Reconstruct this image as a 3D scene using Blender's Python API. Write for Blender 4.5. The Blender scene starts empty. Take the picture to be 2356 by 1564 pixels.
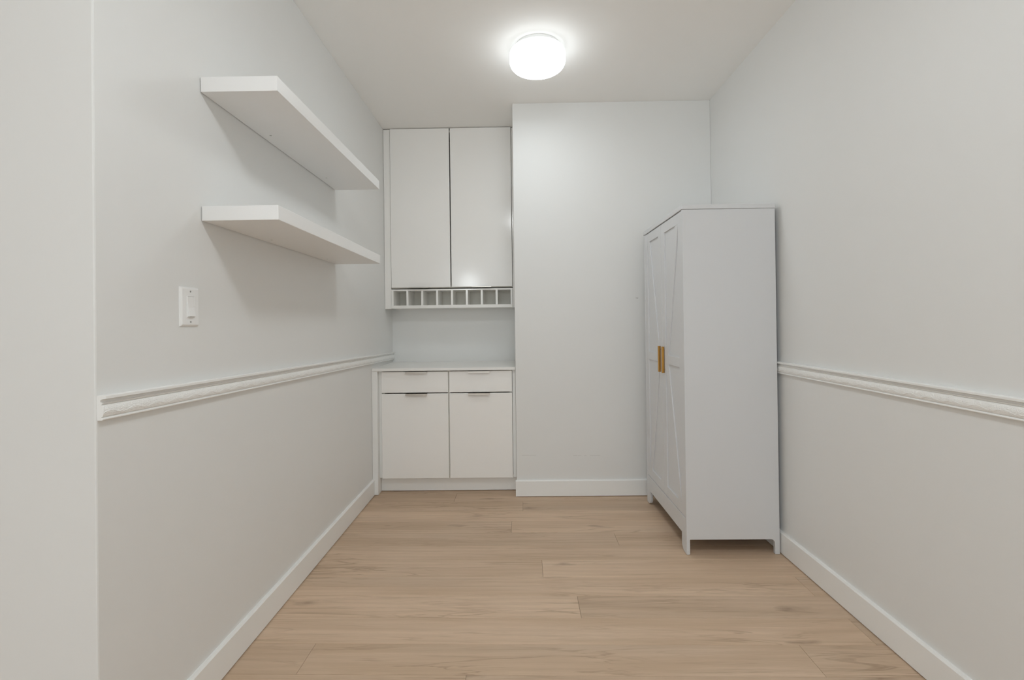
import bpy, bmesh, math, random
import numpy as np
from mathutils import Vector, Matrix

# ------------------------------------------------------------------ camera, world, exposure
scene = bpy.context.scene
C = scene.collection
W, F_PX = 2356.0, 1080.0
HC, YAW, PITCH, ROLL, SY = 1.22, 0.0115, 0.0046, 0.0125, -0.0403

cam_data = bpy.data.cameras.new('camera')
cam_data.sensor_fit = 'HORIZONTAL'
cam_data.sensor_width = 36.0
cam_data.lens = 36.0 * F_PX / W
cam_data.shift_y = SY * F_PX / W
cam_data.clip_start = 0.01
cam = bpy.data.objects.new('camera', cam_data)
C.objects.link(cam)
fw = Vector((-math.sin(YAW) * math.cos(PITCH), math.cos(YAW) * math.cos(PITCH), math.sin(PITCH)))
rt = Vector((math.cos(YAW), math.sin(YAW), 0))
up = rt.cross(fw)
cr, sr = math.cos(ROLL), math.sin(ROLL)
r2 = rt * cr - up * sr
u2 = rt * sr + up * cr
M3 = Matrix((r2, u2, -fw)).transposed()
cam.matrix_world = Matrix.Translation((0, 0, HC)) @ M3.to_4x4()
scene.camera = cam

world = bpy.data.worlds.new('daylight')
scene.world = world
world.use_nodes = True
bg = world.node_tree.nodes['Background']
bg.inputs['Color'].default_value = (0.905, 0.968, 1.0, 1)
bg.inputs['Strength'].default_value = 0.85

scene.view_settings.view_transform = 'Standard'
scene.view_settings.look = 'None'
scene.view_settings.gamma = 1.0
scene.view_settings.use_curve_mapping = False
scene.view_settings.exposure = 0.57

# light bounces between pale walls many times
scene.cycles.max_bounces = 16
scene.cycles.diffuse_bounces = 12

LAMP_EMISSION = 13.0        # diffuser of the ceiling lamp in the nook
LAMP2_EMISSION = 29.0       # the same lamp over the adjoining room

# ------------------------------------------------------------------ layout (metres)
XL, XR, H = -1.05, 1.375, 2.775
Y_CORNER = 1.155          # near end of the left wall
Y_BACK = 3.315            # wall beside the niche
X_EDGE = -0.018           # edge of the niche
Y_NICHE = 3.93

# ------------------------------------------------------------------ materials
def new_mat(name):
    m = bpy.data.materials.new(name)
    m.use_nodes = True
    nt = m.node_tree
    return m, nt, nt.nodes['Principled BSDF']

def add(nt, kind, **props):
    n = nt.nodes.new(kind)
    for k, v in props.items():
        setattr(n, k, v)
    return n

def painted(name, col, rough, bump=0.05, scale=60.0, spec=0.5, mottle=0.015):
    m, nt, b = new_mat(name)
    tc = add(nt, 'ShaderNodeTexCoord')
    n1 = add(nt, 'ShaderNodeTexNoise'); n1.inputs['Scale'].default_value = 1.7; n1.inputs['Detail'].default_value = 3
    nt.links.new(tc.outputs['Object'], n1.inputs['Vector'])
    mix = add(nt, 'ShaderNodeMix', data_type='RGBA')
    lo = [c * (1 - mottle) for c in col]; hi = [min(1, c * (1 + mottle)) for c in col]
    mix.inputs[6].default_value = (*lo, 1); mix.inputs[7].default_value = (*hi, 1)
    nt.links.new(n1.outputs['Fac'], mix.inputs[0])
    nt.links.new(mix.outputs[2], b.inputs['Base Color'])
    b.inputs['Roughness'].default_value = rough
    b.inputs['Specular IOR Level'].default_value = spec
    if bump:
        n2 = add(nt, 'ShaderNodeTexNoise'); n2.inputs['Scale'].default_value = scale; n2.inputs['Detail'].default_value = 4
        nt.links.new(tc.outputs['Object'], n2.inputs['Vector'])
        bp = add(nt, 'ShaderNodeBump'); bp.inputs['Strength'].default_value = bump; bp.inputs['Distance'].default_value = 0.002
        nt.links.new(n2.outputs['Fac'], bp.inputs['Height'])
        nt.links.new(bp.outputs['Normal'], b.inputs['Normal'])
    return m

def metal(name, col, rough, brushed=False):
    m, nt, b = new_mat(name)
    b.inputs['Metallic'].default_value = 1.0
    b.inputs['Roughness'].default_value = rough
    tc = add(nt, 'ShaderNodeTexCoord'); mp = add(nt, 'ShaderNodeMapping')
    mp.inputs['Scale'].default_value = (3, 400, 400) if brushed else (60, 60, 8)
    nz = add(nt, 'ShaderNodeTexNoise'); nz.inputs['Scale'].default_value = 1.0
    nt.links.new(tc.outputs['Object'], mp.inputs['Vector']); nt.links.new(mp.outputs['Vector'], nz.inputs['Vector'])
    mix = add(nt, 'ShaderNodeMix', data_type='RGBA')
    mix.inputs[6].default_value = (*[c * 0.88 for c in col], 1); mix.inputs[7].default_value = (*col, 1)
    nt.links.new(nz.outputs['Fac'], mix.inputs[0]); nt.links.new(mix.outputs[2], b.inputs['Base Color'])
    return m

M_WALL = painted('wall_paint', (0.78, 0.785, 0.777), 0.5, bump=0.06, scale=90, spec=0.35)
M_CEIL = painted('ceiling_paint', (0.93, 0.925, 0.91), 0.9, bump=0.05, scale=120, spec=0.2)
M_TRIM = painted('trim_paint', (0.87, 0.875, 0.865), 0.35, bump=0.02, scale=40, spec=0.5)
M_SHELF = painted('shelf_foil', (0.83, 0.83, 0.825), 0.35, bump=0.0)
M_CAB = painted('gloss_cabinet_paint', (0.90, 0.895, 0.88), 0.11, bump=0.05, scale=260, spec=0.5, mottle=0.008)
M_CAB_IN = painted('cabinet_inside', (0.78, 0.765, 0.71), 0.45, bump=0.0)
M_TOP = painted('worktop_laminate', (0.85, 0.845, 0.825), 0.28, bump=0.0)
M_WARD = painted('wardrobe_lacquer', (0.675, 0.685, 0.70), 0.4, bump=0.0)
M_PLASTIC = painted('switch_plastic', (0.86, 0.865, 0.865), 0.3, bump=0.0)
M_NICKEL = metal('brushed_nickel', (0.62, 0.58, 0.53), 0.3, True)
M_BRASS = metal('brushed_brass', (0.60, 0.33, 0.09), 0.36)
M_STEEL = metal('screw_steel', (0.55, 0.55, 0.54), 0.35)
M_DARK = painted('dark_void', (0.03, 0.03, 0.03), 0.8, bump=0.0)
M_SCUFF = painted('scuff', (0.42, 0.41, 0.39), 0.8, bump=0.0)
M_LAMPBASE = painted('lamp_base_enamel', (0.78, 0.78, 0.77), 0.35, bump=0.0)
M_UNDER_SHADE = painted('wardrobe_underside_shade', (0.30, 0.24, 0.18), 0.8, bump=0.1)  # dark brown on the bottom board paints in the shade under the wardrobe
M_SUBFLOOR = painted('floor_joint', (0.10, 0.075, 0.055), 0.9, bump=0.0)

def emissive(name, strength, rim=0.19):
    m, nt, b = new_mat(name)
    b.inputs['Base Color'].default_value = (0.9, 0.9, 0.9, 1)
    b.inputs['Roughness'].default_value = 0.35
    b.inputs['Emission Color'].default_value = (0.905, 0.968, 1.0, 1)
    # an opal drum: the flat bottom is the brightest, the rim dims towards the ceiling
    geo = add(nt, 'ShaderNodeNewGeometry'); sep = add(nt, 'ShaderNodeSeparateXYZ')
    nt.links.new(geo.outputs['Normal'], sep.inputs[0])
    mr = add(nt, 'ShaderNodeMapRange')
    mr.inputs['From Min'].default_value = 0.0; mr.inputs['From Max'].default_value = -1.0
    mr.inputs['To Min'].default_value = strength * rim; mr.inputs['To Max'].default_value = strength
    nt.links.new(sep.outputs['Z'], mr.inputs['Value'])
    top = add(nt, 'ShaderNodeMapRange')          # the top rests on the opaque base plate
    top.inputs['From Min'].default_value = 0.05; top.inputs['From Max'].default_value = 0.5
    top.inputs['To Min'].default_value = 1.0; top.inputs['To Max'].default_value = 0.30
    nt.links.new(sep.outputs['Z'], top.inputs['Value'])
    mul = add(nt, 'ShaderNodeMath', operation='MULTIPLY')
    nt.links.new(mr.outputs['Result'], mul.inputs[0]); nt.links.new(top.outputs['Result'], mul.inputs[1])
    nt.links.new(mul.outputs[0], b.inputs['Emission Strength'])
    return m
M_GLOW = emissive('opal_glass_lit', LAMP_EMISSION)
M_GLOW2 = emissive('opal_glass_lit_room', LAMP2_EMISSION, 0.8)

def wood():
    m, nt, b = new_mat('oak_plank')
    L = nt.links.new
    tc = add(nt, 'ShaderNodeTexCoord'); oi = add(nt, 'ShaderNodeObjectInfo')
    off = add(nt, 'ShaderNodeVectorMath', operation='SCALE'); off.inputs[0].default_value = (37.0, 11.0, 71.0)
    L(oi.outputs['Random'], off.inputs['Scale'])
    pos = add(nt, 'ShaderNodeVectorMath', operation='ADD')
    L(tc.outputs['Object'], pos.inputs[0]); L(off.outputs[0], pos.inputs[1])
    def noise(sx, sy, detail, rough=0.55, dist=0.0, lac=2.0):
        mp = add(nt, 'ShaderNodeMapping'); mp.inputs['Scale'].default_value = (sx, sy, 1.0)
        n = add(nt, 'ShaderNodeTexNoise')
        n.inputs['Scale'].default_value = 1.0; n.inputs['Detail'].default_value = detail
        n.inputs['Roughness'].default_value = rough; n.inputs['Distortion'].default_value = dist
        L(pos.outputs[0], mp.inputs['Vector']); L(mp.outputs['Vector'], n.inputs['Vector'])
        return n
    def mixc(fac, a, bcol, blend='MIX', f=None):
        x = add(nt, 'ShaderNodeMix', data_type='RGBA', blend_type=blend)
        if f is not None: x.inputs[0].default_value = f
        else: L(fac, x.inputs[0])
        for sock, v in ((6, a), (7, bcol)):
            if isinstance(v, tuple): x.inputs[sock].default_value = (*v, 1)
            else: L(v, x.inputs[sock])
        return x.outputs[2]
    def ramp(src, p0, p1):
        r = add(nt, 'ShaderNodeMapRange'); r.inputs['From Min'].default_value = p0; r.inputs['From Max'].default_value = p1
        r.interpolation_type = 'SMOOTHSTEP'
        L(src, r.inputs['Value']); return r.outputs['Result']
    base_a, base_b = (0.66, 0.50, 0.365), (0.56, 0.41, 0.285)
    broad = noise(0.9, 11.0, 3, 0.5, 0.6)
    col = mixc(ramp(broad.outputs['Fac'], 0.32, 0.70), base_a, base_b)
    # per-plank tone
    tone = add(nt, 'ShaderNodeMapRange'); tone.inputs['To Min'].default_value = 0.93; tone.inputs['To Max'].default_value = 1.10
    L(oi.outputs['Random'], tone.inputs['Value'])
    # streaks
    streak = noise(1.6, 34.0, 4, 0.6, 1.2)
    sfac = ramp(streak.outputs['Fac'], 0.55, 0.78)
    sm = add(nt, 'ShaderNodeMath', operation='MULTIPLY'); sm.inputs[1].default_value = 0.95
    L(sfac, sm.inputs[0])
    col = mixc(sm.outputs[0], col, (0.42, 0.30, 0.20))
    # greyish veil
    veil = noise(0.7, 5.0, 2)
    vm = add(nt, 'ShaderNodeMath', operation='MULTIPLY'); vm.inputs[1].default_value = 0.35
    L(ramp(veil.outputs['Fac'], 0.5, 0.75), vm.inputs[0])
    col = mixc(vm.outputs[0], col, (0.57, 0.46, 0.355))
    # thin meandering dark grain lines
    vein = noise(1.3, 16.0, 4, 0.55, 0.9)
    va = add(nt, 'ShaderNodeMath', operation='SUBTRACT'); va.inputs[1].default_value = 0.5; L(vein.outputs['Fac'], va.inputs[0])
    vb = add(nt, 'ShaderNodeMath', operation='ABSOLUTE'); L(va.outputs[0], vb.inputs[0])
    vr = add(nt, 'ShaderNodeMapRange'); vr.inputs['From Min'].default_value = 0.0; vr.inputs['From Max'].default_value = 0.030
    vr.inputs['To Min'].default_value = 1.0; vr.inputs['To Max'].default_value = 0.0; L(vb.outputs[0], vr.inputs['Value'])
    vmask = noise(1.1, 4.0, 2)
    vx = add(nt, 'ShaderNodeMath', operation='MULTIPLY'); L(vr.outputs[0], vx.inputs[0]); L(ramp(vmask.outputs['Fac'], 0.45, 0.68), vx.inputs[1])
    vy = add(nt, 'ShaderNodeMath', operation='MULTIPLY'); vy.inputs[1].default_value = 0.8; L(vx.outputs[0], vy.inputs[0])
    col = mixc(vy.outputs[0], col, (0.36, 0.25, 0.165))
    # fine pores
    fine = noise(9.0, 330.0, 3, 0.7)
    fm = add(nt, 'ShaderNodeMath', operation='MULTIPLY'); fm.inputs[1].default_value = 0.42
    L(ramp(fine.outputs['Fac'], 0.48, 0.72), fm.inputs[0])
    col = mixc(fm.outputs[0], col, (0.46, 0.33, 0.23))
    # cathedral figure: warped rings
    wmp = add(nt, 'ShaderNodeMapping'); wmp.inputs['Scale'].default_value = (1.1, 8.0, 1.0)
    L(pos.outputs[0], wmp.inputs['Vector'])
    wv = add(nt, 'ShaderNodeTexWave', wave_type='RINGS'); wv.inputs['Scale'].default_value = 1.6
    wv.inputs['Distortion'].default_value = 5.0; wv.inputs['Detail'].default_value = 3; wv.inputs['Detail Scale'].default_value = 0.8
    L(wmp.outputs['Vector'], wv.inputs['Vector'])
    cm = add(nt, 'ShaderNodeMath', operation='MULTIPLY'); cm.inputs[1].default_value = 0.26
    L(wv.outputs['Fac'], cm.inputs[0])
    col = mixc(cm.outputs[0], col, (0.49, 0.355, 0.245))
    # sparse knots
    kmp = add(nt, 'ShaderNodeMapping'); kmp.inputs['Scale'].default_value = (2.6, 9.0, 0.0)
    L(pos.outputs[0], kmp.inputs['Vector'])
    kd = noise(9, 30, 2)
    kv = add(nt, 'ShaderNodeVectorMath', operation='SCALE'); kv.inputs['Scale'].default_value = 0.45
    L(kd.outputs['Color'], kv.inputs[0])
    ka = add(nt, 'ShaderNodeVectorMath', operation='ADD'); L(kmp.outputs['Vector'], ka.inputs[0]); L(kv.outputs[0], ka.inputs[1])
    vo = add(nt, 'ShaderNodeTexVoronoi', voronoi_dimensions='2D'); vo.inputs['Scale'].default_value = 0.8
    L(ka.outputs[0], vo.inputs['Vector'])
    kn = add(nt, 'ShaderNodeMapRange'); kn.inputs['From Min'].default_value = 0.0; kn.inputs['From Max'].default_value = 0.16
    kn.inputs['To Min'].default_value = 0.55; kn.inputs['To Max'].default_value = 0.0
    L(vo.outputs['Distance'], kn.inputs['Value'])
    sepc = add(nt, 'ShaderNodeSeparateColor'); L(vo.outputs['Color'], sepc.inputs[0])
    kg = add(nt, 'ShaderNodeMath', operation='GREATER_THAN'); kg.inputs[1].default_value = 0.80
    L(sepc.outputs[0], kg.inputs[0])
    km = add(nt, 'ShaderNodeMath', operation='MULTIPLY'); L(kn.outputs[0], km.inputs[0]); L(kg.outputs[0], km.inputs[1])
    col = mixc(km.outputs[0], col, (0.20, 0.13, 0.085))
    tm = add(nt, 'ShaderNodeVectorMath', operation='SCALE'); L(col, tm.inputs[0]); L(tone.outputs[0], tm.inputs['Scale'])
    L(tm.outputs[0], b.inputs['Base Color'])
    b.inputs['Roughness'].default_value = 0.48
    b.inputs['Specular IOR Level'].default_value = 0.35
    bp = add(nt, 'ShaderNodeBump'); bp.inputs['Strength'].default_value = 0.12; bp.inputs['Distance'].default_value = 0.001
    L(fine.outputs['Fac'], bp.inputs['Height']); L(bp.outputs['Normal'], b.inputs['Normal'])
    return m
M_WOOD = wood()

# ------------------------------------------------------------------ object helpers
def world_loc(o):
    p = Vector((0, 0, 0))
    while o is not None:
        p = p + o.location
        o = o.parent
    return p

def tag(o, label=None, cat=None, group=None, kind=None):
    if label: o['label'] = label
    if cat: o['category'] = cat
    if group: o['group'] = group
    if kind: o['kind'] = kind
    return o

def thing(name, loc, label, cat, group=None):
    o = bpy.data.objects.new(name, None)
    o.empty_display_size = 0.05
    C.objects.link(o)
    o.location = loc
    return tag(o, label, cat, group)

def link_bm(name, bm, mat, parent=None, origin=None, smooth=False):
    """bmesh in world coordinates -> object whose origin is `origin`"""
    base = world_loc(parent) if parent else Vector((0, 0, 0))
    o0 = Vector(origin) if origin is not None else base
    bmesh.ops.translate(bm, verts=bm.verts, vec=-o0)
    bmesh.ops.recalc_face_normals(bm, faces=bm.faces)
    me = bpy.data.meshes.new(name)
    bm.to_mesh(me); bm.free()
    me.materials.append(mat)
    if smooth:
        for p in me.polygons: p.use_smooth = True
    o = bpy.data.objects.new(name, me)
    C.objects.link(o)
    if parent: o.parent = parent
    o.location = o0 - base
    return o

def add_box(bm, x0, x1, y0, y1, z0, z1, bevel=0.0, seg=2):
    t = bmesh.new()
    v = [t.verts.new(p) for p in ((x0,y0,z0),(x1,y0,z0),(x1,y1,z0),(x0,y1,z0),(x0,y0,z1),(x1,y0,z1),(x1,y1,z1),(x0,y1,z1))]
    for f in ((0,3,2,1),(4,5,6,7),(0,1,5,4),(1,2,6,5),(2,3,7,6),(3,0,4,7)):
        t.faces.new([v[i] for i in f])
    if bevel > 0:
        bmesh.ops.bevel(t, geom=list(t.edges), offset=bevel, segments=seg, profile=0.5, affect='EDGES')
    merge(bm, t)

def merge(bm, t):
    me = bpy.data.meshes.new('tmp'); t.to_mesh(me); t.free()
    bm.from_mesh(me); bpy.data.meshes.remove(me)

def box(name, x0, x1, y0, y1, z0, z1, mat, parent=None, bevel=0.0015, origin=None, seg=2):
    bm = bmesh.new(); add_box(bm, x0, x1, y0, y1, z0, z1, bevel, seg)
    return link_bm(name, bm, mat, parent, origin)

def add_prism(bm, pts, axis, a, b, bevel=0.0):
    """extrude a 2-D outline along axis: axis 'x' -> pts are (y,z); 'y' -> (x,z); 'z' -> (x,y)"""
    t = bmesh.new()
    def P(p, s):
        return {'x': (s, p[0], p[1]), 'y': (p[0], s, p[1]), 'z': (p[0], p[1], s)}[axis]
    lo = [t.verts.new(P(p, a)) for p in pts]; hi = [t.verts.new(P(p, b)) for p in pts]
    t.faces.new(lo); t.faces.new(hi[::-1])
    n = len(pts)
    for i in range(n):
        t.faces.new((lo[i], hi[i], hi[(i+1) % n], lo[(i+1) % n]))
    bmesh.ops.recalc_face_normals(t, faces=t.faces)
    if bevel > 0:
        bmesh.ops.bevel(t, geom=list(t.edges), offset=bevel, segments=1, profile=0.5, affect='EDGES')
    merge(bm, t)

def prism(name, pts, axis, a, b, mat, parent=None, bevel=0.0, origin=None):
    bm = bmesh.new(); add_prism(bm, pts, axis, a, b, bevel)
    return link_bm(name, bm, mat, parent, origin)

def add_lathe(bm, prof, cx, cy, n=64):
    rings = []
    for r, z in prof:
        if r < 1e-6:
            rings.append([bm.verts.new((cx, cy, z))])
        else:
            rings.append([bm.verts.new((cx + r*math.cos(2*math.pi*i/n), cy + r*math.sin(2*math.pi*i/n), z)) for i in range(n)])
    for a, b in zip(rings, rings[1:]):
        for i in range(n):
            j = (i+1) % n
            if len(a) == 1: bm.faces.new((a[0], b[i], b[j]))
            elif len(b) == 1: bm.faces.new((a[i], b[0], a[j]))
            else: bm.faces.new((a[i], b[i], b[j], a[j]))

def arc(cx, cy, r, a0, a1, n):
    return [(cx + r*math.cos(math.radians(a0 + (a1-a0)*i/n)), cy + r*math.sin(math.radians(a0 + (a1-a0)*i/n))) for i in range(n+1)]

def struct(o, label=None):
    o['kind'] = 'structure'
    if label: o['label'] = label
    return o

# ------------------------------------------------------------------ room shell
X_FAR = -3.4
Y_OPEN = -3.2
wall_left = struct(box('wall_left', X_FAR, XL, Y_CORNER, 4.02, 0, H, M_WALL, bevel=0.004),
                   'pale grey painted wall carrying the two floating shelves')
wall_niche = struct(box('wall_niche', XL, X_EDGE, Y_NICHE, 4.02, 0, H, M_WALL, bevel=0),
                    'pale grey wall at the back of the cabinet niche')
wall_back = struct(box('wall_back', X_EDGE, XR, Y_BACK, 4.02, 0, H, M_WALL, bevel=0.003),
                   'pale grey painted wall between the cabinet niche and the wardrobe')
wall_right = struct(box('wall_right', XR, XR + 0.12, Y_OPEN, 4.02, 0, H, M_WALL, bevel=0),
                    'long pale grey painted wall behind the wardrobe')
wall_far = struct(box('wall_side_room', X_FAR - 0.12, X_FAR, Y_OPEN, Y_CORNER, 0, H, M_WALL, bevel=0),
                  'pale painted side wall of the adjoining room')
ceiling = struct(box('ceiling', X_FAR - 0.12, XR + 0.12, Y_OPEN, 4.02, H, H + 0.1, M_CEIL, bevel=0),
                 'flat warm grey painted ceiling')

# small scuffs on the paint
def scuff(wall, x0, x1, z0, z1):
    y = Y_BACK
    bm = bmesh.new(); add_box(bm, x0, x1, y - 0.0004, y + 0.001, z0, z1)
    link_bm('scuff_mark', bm, M_SCUFF, wall)
scuff(wall_back, 0.835, 0.853, 1.386, 1.389)
scuff(wall_back, 0.842, 0.848, 1.380, 1.383)
for sx0, sx1, sz in ((0.38, 0.41, 0.283), (0.415, 0.44, 0.2825), (0.46, 0.475, 0.283), (0.50, 0.57, 0.2815), (0.02, 0.12, 0.287)):
    scuff(wall_back, sx0, sx1, sz, sz + 0.0008)

# floor: substrate and single planks
floor = struct(box('floor', X_FAR - 0.12, XR + 0.12, Y_OPEN, 4.02, -0.06, -0.012, M_SUBFLOOR, bevel=0),
               'light oak plank floor running across the room')
PITCH_Y, Y0, TILT = 0.1585, 1.79, -0.012
plank_cache = {}
def plank(x0, x1, row):
    ya = Y0 + PITCH_Y * row
    ln = round(x1 - x0, 3)
    if ln not in plank_cache:
        bm = bmesh.new()
        add_box(bm, -ln/2 + 0.0004, ln/2 - 0.0004, -PITCH_Y/2 + 0.0004, PITCH_Y/2 - 0.0004, -0.012, 0.0, 0.0007, 1)
        bmesh.ops.recalc_face_normals(bm, faces=bm.faces)
        me = bpy.data.meshes.new('plank'); bm.to_mesh(me); bm.free(); me.materials.append(M_WOOD)
        plank_cache[ln] = me
    o = bpy.data.objects.new('plank', plank_cache[ln])
    C.objects.link(o); o.parent = floor
    xc = (x0 + x1) / 2
    o.location = (xc, ya + PITCH_Y/2 + TILT * xc, 0.0)
    o.rotation_euler = (0, 0, math.atan(TILT))
joints = {9: [-0.45], 8: [0.021], 7: [-1.4, 1.0], 6: [-0.05], 5: [0.542], 4: [-1.2, 1.38], 3: [0.109], 2: [-1.15, 1.30],
          1: [0.25], 0: [-1.12, 1.33], -1: [-0.79], -2: [-0.194], -3: [0.6], -4: [-0.5], -5: [0.2], -6: [0.9], -7: [-0.1], -8: [0.5]}
rnd = random.Random(4)
for row in range(-31, 14):
    far_left = -1.35 if row >= -2 else -3.45
    xs = joints.get(row) or [rnd.uniform(-0.8, 0.8)]
    cuts = [x for x in xs]
    x = min(cuts)
    while x > far_left:
        x -= 1.83; cuts.append(max(x, far_left))
    x = max(cuts)
    while x < 1.44:
        x += 1.83; cuts.append(min(x, 1.44))
    cuts = sorted(set(round(c, 3) for c in cuts))
    for a, b in zip(cuts, cuts[1:]):
        if b - a > 0.02: plank(a, b, row)

# baseboards: a small bevel on the top edge
BB_H, BB_T = 0.115, 0.015
def bb_profile(s):          # (offset from wall, z)
    return [(0, 0.0045), (s*BB_T, 0.0045), (s*BB_T, BB_H - 0.006), (s*(BB_T - 0.005), BB_H), (0, BB_H)]
o = prism('baseboard_left', [(XL + a, z) for a, z in bb_profile(1)], 'y', Y_CORNER, 3.352, M_TRIM)
struct(o, 'white baseboard along the wall with the shelves')
o = prism('baseboard_right', [(XR + a, z) for a, z in bb_profile(-1)], 'y', Y_OPEN, Y_BACK, M_TRIM)
struct(o, 'white baseboard along the wall behind the wardrobe')
o = prism('baseboard_back', [(Y_BACK + a, z) for a, z in bb_profile(-1)], 'x', X_EDGE - 0.008, XR - BB_T, M_TRIM)
struct(o, 'white baseboard beside the cabinet niche')

# chair rails with embossed vine
RAIL_H = 0.062
PROF = [(0.0, 0.0), (0.0, 0.0115), (0.03, 0.0135), (0.07, 0.0135), (0.10, 0.0115), (0.125, 0.0095)]
PROF += [(0.14 + 0.47*i/22, 0.0105 + 0.0055*math.sin(math.pi*(0.12 + 0.80*i/22))) for i in range(23)]
PROF += [(0.63, 0.0095), (0.65, 0.0125), (0.68, 0.0135), (0.71, 0.0125), (0.725, 0.0080), (0.77, 0.0072), (0.82, 0.0082), (0.848, 0.0115),
         (0.860, 0.0165), (0.866, 0.0205), (0.875, 0.0225), (0.98, 0.0225), (1.0, 0.0215), (1.0, 0.0)]
def vine(s, u):
    """embossed scroll, s metres along the rail, u 0..1 across the field -> height in metres"""
    P = 0.078
    t = s / P; ph = 2*np.pi*t
    c = 0.34 + 0.15*np.sin(ph)
    h = np.exp(-((u - c)/0.045)**2)
    h = np.maximum(h, 0.7*np.exp(-((u - c + 0.13)/0.035)**2) * (np.cos(ph - 0.6) > -0.2))
    fr = t - np.floor(t)
    # curling leaf springing from each crest
    for q, (s0, u0, rad) in enumerate(((0.20, 0.62, 0.22), (0.72, 0.20, 0.14))):
        dx = (fr - s0) * P / 0.030; dy = (u - u0)
        rr = np.sqrt(dx*dx + dy*dy); th = np.arctan2(dy, dx)
        for k in (0.0, 0.45, 0.8):
            h = np.maximum(h, 0.8*np.exp(-((rr - rad*(1 - k*0.75 + 0.10*th))/0.032)**2) * (rr < rad*1.5))
    # rosette over each trough
    dx = (fr - 0.70) * P / 0.030; dy = (u - 0.64)
    rr = np.sqrt(dx*dx + dy*dy); th = np.arctan2(dy, dx)
    h = np.maximum(h, (0.55 + 0.45*np.cos(6*th)) * np.exp(-((rr - 0.15)/0.075)**2))
    h = np.maximum(h, np.exp(-(rr/0.05)**2))
    # small leaf strokes filling the ground between the scrolls
    w = np.sin(2*np.pi*(s/0.0105 + 1.6*u)) * np.sin(2*np.pi*(u*3.2 - s/0.031))
    h = np.maximum(h, 0.55*np.clip((w - 0.35)/0.4, 0, 1))
    edge = np.clip(np.minimum(u, 1 - u)/0.08, 0, 1)
    return 0.0013 * h * edge
def chair_rail(name, x_wall, side, ya, yb, za, zb, label, step=0.0016):
    n = int((yb - ya)/step) + 1
    ys = np.linspace(ya, yb, n)
    us = np.array([p[0] for p in PROF]); ps = np.array([p[1] for p in PROF])
    S, U = np.meshgrid(ys - ya, us, indexing='ij')
    fld = (U - 0.14)/0.47
    disp = np.where((fld > 0) & (fld < 1), vine(S, np.clip(fld, 0, 1)), 0)
    Pp = ps[None, :] + disp
    zb0 = za + (zb - za)*(S/(yb - ya))
    V = np.stack([x_wall + side*Pp, ys[:, None] + 0*U, zb0 + U*RAIL_H], -1).reshape(-1, 3)
    m = len(us)
    i, j = np.meshgrid(np.arange(n-1), np.arange(m-1), indexing='ij')
    a = i*m + j
    F = np.stack([a, a+1, a+m+1, a+m], -1).reshape(-1, 4)
    if side < 0: F = F[:, ::-1]
    faces = F.tolist() + [list(range(m))[::(1 if side < 0 else -1)][::-1], [(n-1)*m + k for k in range(m)][::(1 if side < 0 else -1)]]
    me = bpy.data.meshes.new(name); me.from_pydata(V.tolist(), [], faces); me.materials.append(M_TRIM)
    me.update()
    o = bpy.data.objects.new(name, me); C.objects.link(o)
    return struct(o, label)
chair_rail('trim_1', XL, 1, Y_CORNER + 0.004, Y_NICHE, 0.990, 0.930, 'white chair rail embossed with a vine, under the light switch')
chair_rail('trim_2', XR, -1, 0.30, Y_BACK - 0.001, 0.934, 0.942, 'white chair rail embossed with a vine, meeting the wardrobe')

# ------------------------------------------------------------------ upper cabinet with wine cubbies
YU = 3.700            # face of the doors
DT = 0.019
def edge_pull(parent, xc, y_face, z, down, width=0.155, lip=0.014):
    """thin metal edge pull: leaf over the door edge, lip standing out"""
    bm = bmesh.new()
    s = -1 if down else 1         # lip of a drawer/door top turns down; one under a wall-cabinet door turns up
    prof = [(y_face + 0.014, z), (y_face - 0.020, z), (y_face - 0.020, z + s*lip), (y_face - 0.0175, z + s*lip),
            (y_face - 0.0175, z + s*0.0022), (y_face + 0.014, z + s*0.0022)]
    add_prism(bm, prof, 'x', xc - width/2, xc + width/2)
    return link_bm('handle', bm, M_NICKEL, parent)

up_c = thing('wall_cabinet', (-0.534, YU, 1.505), 'tall white gloss wall cabinet with two flat doors above the wine cubbies', 'cabinet')
BX0, BX1 = -0.995, -0.036
bm = bmesh.new()
add_box(bm, BX0, BX0 + 0.018, YU + 0.021, Y_NICHE - 0.002, 1.508, 2.760)
add_box(bm, BX1 - 0.018, BX1, YU + 0.021, Y_NICHE - 0.002, 1.508, 2.760)
add_box(bm, BX0 + 0.018, BX1 - 0.018, YU + 0.021, Y_NICHE - 0.002, 2.742, 2.760)
add_box(bm, BX0 + 0.018, BX1 - 0.018, YU + 0.021, Y_NICHE - 0.002, 1.508, 1.524)
add_box(bm, BX0 + 0.018, BX1 - 0.018, Y_NICHE - 0.010, Y_NICHE - 0.002, 1.524, 2.742)
link_bm('body', bm, M_CAB_IN, up_c)
for x0, x1, xh in ((-0.993, -0.5245, -0.773), (-0.5165, -0.036, -0.279)):
    d = box('door', x0, x1, YU, YU + DT, 1.512, 2.7695, M_CAB, up_c, bevel=0.0025)
    edge_pull(d, xh, YU, 1.5065, False, lip=0.008)
box('filler_strip', XL + 0.002, -0.997, YU + 0.012, YU + 0.032, 1.345, 2.768, M_CAB, up_c, bevel=0.001)
box('filler_strip', -0.033, X_EDGE - 0.001, YU + 0.012, YU + 0.032, 1.345, 2.768, M_CAB, up_c, bevel=0.001)

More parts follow.
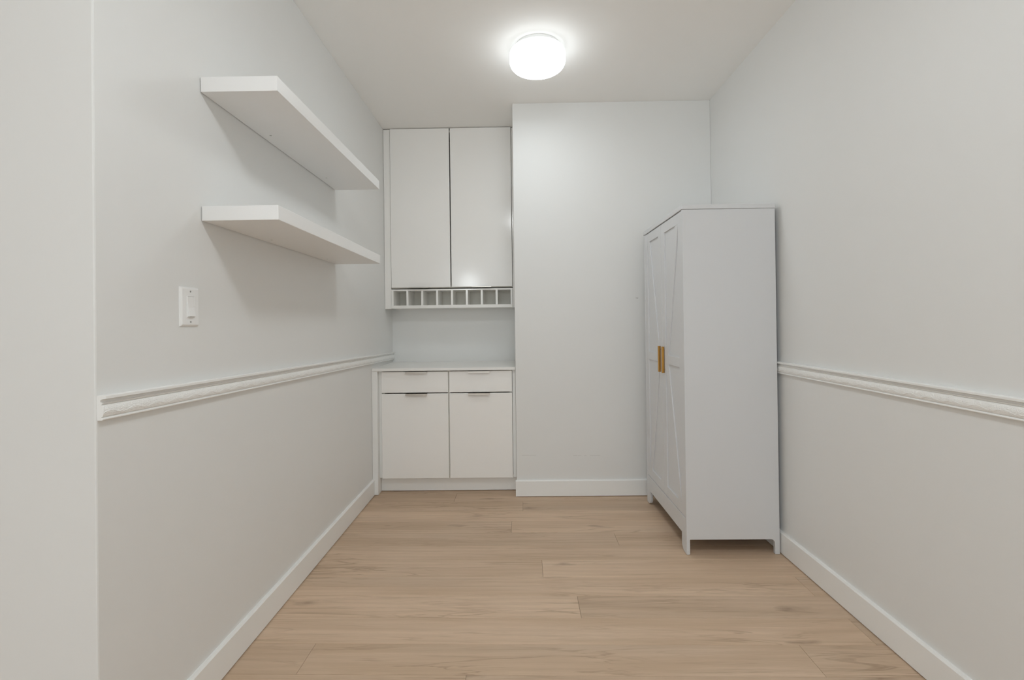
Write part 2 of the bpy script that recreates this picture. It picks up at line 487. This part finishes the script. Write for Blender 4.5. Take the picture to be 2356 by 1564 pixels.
rack = thing('wine_rack', (-0.52, YU, 1.347), 'row of eight small white wine cubbies under the wall cabinet doors', 'wine rack')
RX0, RX1, RZ0, RZ1 = -0.9955, -0.0345, 1.347, 1.4985
box('bottom_board', RX0, RX1, YU - 0.002, Y_NICHE - 0.002, RZ0, RZ0 + 0.024, M_TOP, rack, bevel=0.001)
box('top_board', RX0, RX1, YU + 0.004, Y_NICHE - 0.002, RZ1 - 0.012, RZ1, M_CAB, rack, bevel=0.001)
box('back_panel', RX0, RX1, Y_NICHE - 0.012, Y_NICHE - 0.002, RZ0 + 0.024, RZ1 - 0.012, M_CAB_IN, rack, bevel=0)
cw = (RX1 - RX0 - 0.018) / 8
for i in range(9):
    xc = RX0 + 0.009 + i*cw
    box('divider', xc - 0.008, xc + 0.008, YU + 0.004, Y_NICHE - 0.012, RZ0 + 0.024, RZ1 - 0.012, M_CAB, rack, bevel=0.001)

# ------------------------------------------------------------------ base cabinet and worktop
YB = 3.374
base = thing('base_cabinet', (-0.52, YB, 0), 'white gloss base cabinet with two drawers over two flat doors', 'cabinet')
bm = bmesh.new()
cx0, cx1 = -0.986, -0.044
add_box(bm, cx0, cx0 + 0.018, YB + 0.021, Y_NICHE - 0.002, 0.112, 0.884)
add_box(bm, cx1 - 0.018, cx1, YB + 0.021, Y_NICHE - 0.002, 0.112, 0.884)
add_box(bm, -0.51, -0.492, YB + 0.021, Y_NICHE - 0.002, 0.130, 0.884)
add_box(bm, cx0 + 0.018, cx1 - 0.018, YB + 0.021, Y_NICHE - 0.002, 0.112, 0.130)
link_bm('body', bm, M_CAB_IN, base)
box('end_panel', XL + 0.001, -1.010, YB - 0.022, Y_NICHE - 0.002, 0.002, 0.886, M_TRIM, base, bevel=0.002)
box('filler_strip', -1.009, -0.988, YB + 0.018, YB + 0.036, 0.112, 0.884, M_TRIM, base, bevel=0.001)
box('filler_strip', -0.042, X_EDGE - 0.001, YB + 0.014, YB + 0.032, 0.112, 0.884, M_TRIM, base, bevel=0.001)
box('toe_kick', -1.009, X_EDGE - 0.001, YB + 0.062, YB + 0.078, 0.004, 0.111, M_TRIM, base, bevel=0.001)
for x0, x1, xh in ((-0.986, -0.5045, -0.732), (-0.4965, -0.0445, -0.281)):
    dr = box('drawer', x0, x1, YB, YB + DT, 0.7285, 0.880, M_CAB, base, bevel=0.0025)
    edge_pull(dr, xh, YB, 0.8805, True)
    d = box('door', x0, x1, YB, YB + DT, 0.112, 0.7215, M_CAB, base, bevel=0.0025)
    edge_pull(d, xh, YB, 0.7225, True)
tag(box('worktop', XL + 0.001, X_EDGE - 0.001, YB - 0.024, Y_NICHE - 0.001, 0.8865, 0.907, M_TOP, bevel=0.002),
    'thin white worktop lying on the base cabinet in the niche', 'worktop')

# ------------------------------------------------------------------ wardrobe
WX, WXB, WN, WF, WT = 0.868, 1.350, 2.462, 3.205, 1.828
WARD_N, WARD_F = WN, WF
ward = thing('wardrobe', ((WX + WXB)/2, (WN + WF)/2, 0), 'freestanding white two-door wardrobe with brass handles and cut-out feet', 'wardrobe')
box('top', WX - 0.004, WXB, WN - 0.004, WF + 0.004, 1.804, WT, M_WARD, ward, bevel=0.003)
def side_outline():
    zc, xl, xr = 0.080, WX + 0.0175, WXB - 0.024
    pts = [(WX, 1.803), (WXB, 1.803), (WXB, 0.002), (xr, 0.002)]
    pts += arc(xr - 0.022, zc - 0.022, 0.022, 0, 90, 6)
    pts += [(xl, zc), (xl, 0.006), (xl - 0.005, 0.002), (WX, 0.002)]
    return pts
prism('side_panel', side_outline(), 'y', WN, WN + 0.018, M_WARD, ward, bevel=0.0008)
prism('side_panel', side_outline(), 'y', WF - 0.018, WF, M_WARD, ward, bevel=0.0008)
box('back_panel', WXB - 0.022, WXB - 0.014, WN + 0.019, WF - 0.019, 0.110, 1.803, M_WARD, ward, bevel=0)
box('bottom_board', WX + 0.020, WXB - 0.023, WN + 0.019, WF - 0.019, 0.081, 0.110, M_UNDER_SHADE, ward, bevel=0)
# apron with its two feet, between the side panels
def foot_outline():
    zc = 0.092; ln = 0.054
    WN, WF = WARD_N + 0.0183, WARD_F - 0.0183
    a = [(WN, 0.187), (WF, 0.187), (WF, 0.002), (WF - 0.014, 0.002)]
    a += [(WF - 0.014 - (ln - 0.014)*math.sin(math.radians(t)) , 0.002 + 0.034*(1 - math.cos(math.radians(t)))) for t in range(15, 91, 15)]
    a += [(WF - ln, zc), (WN + ln, zc)]
    a += [(WN + 0.014 + (ln - 0.014)*math.sin(math.radians(t)) , 0.002 + 0.034*(1 - math.cos(math.radians(t)))) for t in range(90, 14, -15)]
    a += [(WN + 0.014, 0.002), (WN, 0.002)]
    return a
prism('apron', foot_outline(), 'x', WX, WX + 0.0175, M_WARD, ward, bevel=0.001)
YM = (WN + WF)/2
for ya, yb, near in ((WN + 0.018, YM - 0.0015, True), (YM + 0.0015, WF - 0.018, False)):
    z0, z1, zm = 0.190, 1.800, 0.997
    ST, RL, MR = 0.058, 0.058, 0.052
    fx0, fx1 = WX + 0.0015, WX + 0.0135           # frame members
    d = box('door', WX + 0.0090, WX + 0.020, ya + 0.001, yb - 0.001, z0 + 0.001, z1 - 0.001, M_WARD, ward, bevel=0)
    for a, b in ((ya, ya + ST), (yb - ST, yb)):
        box('stile', fx0, fx1 - 0.004, a, b, z0, z1, M_WARD, d, bevel=0.0012)
    for a, b in ((z0, z0 + RL), (zm - MR/2, zm + MR/2), (z1 - RL, z1)):
        box('rail', fx0 + 0.0003, fx1 - 0.004, ya + ST, yb - ST, a, b, M_WARD, d, bevel=0.0012)
    pa, pb = ya + ST, yb - ST
    inner, outer = (pb, pa) if near else (pa, pb)       # inner edge lies beside the other door
    bw = 0.050
    sgn = 1 if outer > inner else -1
    for zi, zo in ((zm + MR/2, z1 - RL), (zm - MR/2, z0 + RL)):
        # brace from the inner mid corner to the outer far corner
        pts = [(inner, zi), (inner + sgn*bw, zi), (outer, zo), (outer - sgn*bw, zo)]
        prism('brace', pts, 'x', fx0 + 0.0006, fx1 - 0.004, M_WARD, d, bevel=0.0008)
    yh = (yb - 0.034) if near else (ya + 0.034)
    bm = bmesh.new()
    hx = WX - 0.0145
    add_box(bm, hx, hx + 0.014, yh - 0.007, yh + 0.007, 0.914, 1.070, 0.0018)
    for zz in (0.935, 1.049):
        add_box(bm, hx + 0.013, fx0 + 0.001, yh - 0.003, yh + 0.007, zz - 0.003, zz + 0.003)
    h = link_bm('handle', bm, M_BRASS, d); h['label'] = 'brushed brass bar handle'

# ------------------------------------------------------------------ floating shelves
SX1, SY0, SY1 = -0.790, 1.550, 2.707
for z, th, lab in ((2.004, 0.050, 'thick white floating shelf mounted higher up, close to the ceiling'),
                   (1.574, 0.049, 'thick white floating shelf mounted lower, just above the light switch')):
    s = tag(box('floating_shelf', XL + 0.003, SX1, SY0, SY1, z, z + th, M_SHELF, bevel=0.0015, origin=(XL, (SY0+SY1)/2, z)), lab, 'shelf', 'floating shelves')
    for yy in (1.915, 2.48):
        bm = bmesh.new(); add_lathe(bm, [(0, z - 0.0006), (0.0042, z - 0.0006), (0.0042, z + 0.003), (0, z + 0.003)], -1.005, yy, 12)
        link_bm('screw_hole', bm, M_STEEL, s)

# ------------------------------------------------------------------ light switch
sw = thing('light_switch', (XL, 1.487, 1.2855), 'white rocker light switch on the wall under the shelves', 'light switch')
bm = bmesh.new()
y0, y1, z0, z1 = 1.4445, 1.5295, 1.2235, 1.3475
t = bmesh.new()
lo = [(XL, y0, z0), (XL, y1, z0), (XL, y1, z1), (XL, y0, z1)]
mi = [(XL + 0.003, *p[1:]) for p in lo]
ins = 0.0055
hi = [(XL + 0.0068, y0 + ins, z0 + ins), (XL + 0.0068, y1 - ins, z0 + ins), (XL + 0.0068, y1 - ins, z1 - ins), (XL + 0.0068, y0 + ins, z1 - ins)]
rings = [[t.verts.new(p) for p in r] for r in (lo, mi, hi)]
t.faces.new(rings[0]); t.faces.new(rings[2])
for a, b in zip(rings, rings[1:]):
    for i in range(4): t.faces.new((a[i], a[(i+1) % 4], b[(i+1) % 4], b[i]))
bmesh.ops.recalc_face_normals(t, faces=t.faces)
bmesh.ops.bevel(t, geom=[e for e in t.edges if all(v.co.x > XL + 0.002 for v in e.verts)], offset=0.0012, segments=2, affect='EDGES')
merge(bm, t)
link_bm('wall_plate', bm, M_PLASTIC, sw)
yc, zc = 1.487, 1.2855
xp = XL + 0.0068
bm = bmesh.new()
# frame round the rocker
fy, fz = 0.0175, 0.0345
for a in ((yc - fy, yc - fy + 0.0022, zc - fz, zc + fz), (yc + fy - 0.0022, yc + fy, zc - fz, zc + fz),
          (yc - fy + 0.0022, yc + fy - 0.0022, zc + fz - 0.0018, zc + fz), (yc - fy + 0.0022, yc + fy - 0.0022, zc - fz, zc - fz + 0.0018)):
    add_box(bm, xp - 0.001, xp + 0.0022, *a, 0.0005, 1)
link_bm('rocker_frame', bm, M_PLASTIC, sw)
ry = 0.0148
rocker = prism('rocker', [(xp - 0.001, zc - 0.0320), (xp + 0.0068, zc - 0.0316), (xp + 0.0072, zc - 0.0295), (xp + 0.0030, zc - 0.003), (xp + 0.0016, zc + 0.0320), (xp - 0.001, zc + 0.0320)],
               'y', yc - ry, yc + ry, M_PLASTIC, sw, bevel=0.0006)
box('pilot_lens', xp + 0.0012, xp + 0.0038, yc + 0.0105, yc + 0.0140, zc + 0.002, zc + 0.0065, M_TRIM, rocker, bevel=0.0004)
for zz in (zc + 0.0485, zc - 0.0485):
    bm = bmesh.new()
    n = 16
    a = [bm.verts.new((xp - 0.0006, yc + 0.0032*math.cos(2*math.pi*i/n), zz + 0.0032*math.sin(2*math.pi*i/n))) for i in range(n)]
    b = [bm.verts.new((xp + 0.0008, yc + 0.0028*math.cos(2*math.pi*i/n), zz + 0.0028*math.sin(2*math.pi*i/n))) for i in range(n)]
    bm.faces.new(a); bm.faces.new(b)
    for i in range(n): bm.faces.new((a[i], a[(i+1) % n], b[(i+1) % n], b[i]))
    sc = link_bm('screw', bm, M_STEEL, sw)
    box('slot', xp + 0.0004, xp + 0.0010, yc - 0.0004, yc + 0.0004, zz - 0.0024, zz + 0.0024, M_DARK, sc, bevel=0)

# ------------------------------------------------------------------ ceiling lamps
def ceiling_lamp(x, y, label, glow):
    t = thing('ceiling_light', (x, y, H), label, 'ceiling light')
    bm = bmesh.new(); add_lathe(bm, [(0, H - 0.0005), (0.128, H - 0.0005), (0.130, H - 0.003), (0.130, H - 0.026), (0.126, H - 0.028), (0, H - 0.028)], x, y)
    link_bm('base', bm, M_LAMPBASE, t, smooth=False)
    R, zt, zb, rr = 0.157, H - 0.029, H - 0.116, 0.036
    prof = [(0, zt), (R - 0.014, zt)] + [(R - 0.010 + p[0], zt - 0.010 + p[1]) for p in arc(0, 0, 0.010, 80, 0, 5)]
    prof += [(R - rr + p[0], zb + rr + p[1]) for p in arc(0, 0, rr, 0, -80, 10)] + [(0.06, zb - 0.003), (0, zb - 0.004)]
    bm = bmesh.new(); add_lathe(bm, prof, x, y)
    link_bm('shade', bm, glow, t, smooth=True)
    return t
ceiling_lamp(0.132, 2.645, 'round white opal glass flush ceiling lamp switched on above the oak floor', M_GLOW)
ceiling_lamp(0.10, 0.55, 'round opal ceiling lamp over the adjoining room, just outside the nook', M_GLOW2)
def pendant(x, y, z, label, glow):  # unseen lamp, added to put a glare on the wall cabinet door
    t = thing('added_pendant', (x, y, H), label, 'added pendant lamp')
    bm = bmesh.new(); add_lathe(bm, [(0, H - 0.0005), (0.055, H - 0.0005), (0.055, H - 0.014), (0.020, H - 0.022), (0, H - 0.022)], x, y, 32)
    link_bm('canopy', bm, M_LAMPBASE, t)
    bm = bmesh.new(); add_lathe(bm, [(0, H - 0.02), (0.003, H - 0.02), (0.003, z + 0.15), (0, z + 0.15)], x, y, 10)
    link_bm('cord', bm, M_LAMPBASE, t)
    bm = bmesh.new(); add_lathe(bm, [(0.14*math.sin(math.pi*i/20), z + 0.14*math.cos(math.pi*i/20)) for i in range(21)], x, y, 40)
    link_bm('globe', bm, glow, t, smooth=True)
pendant(-1.02, -2.75, 2.12, 'unseen white globe pendant lamp added in the adjoining room for a door glare', M_GLOW2)
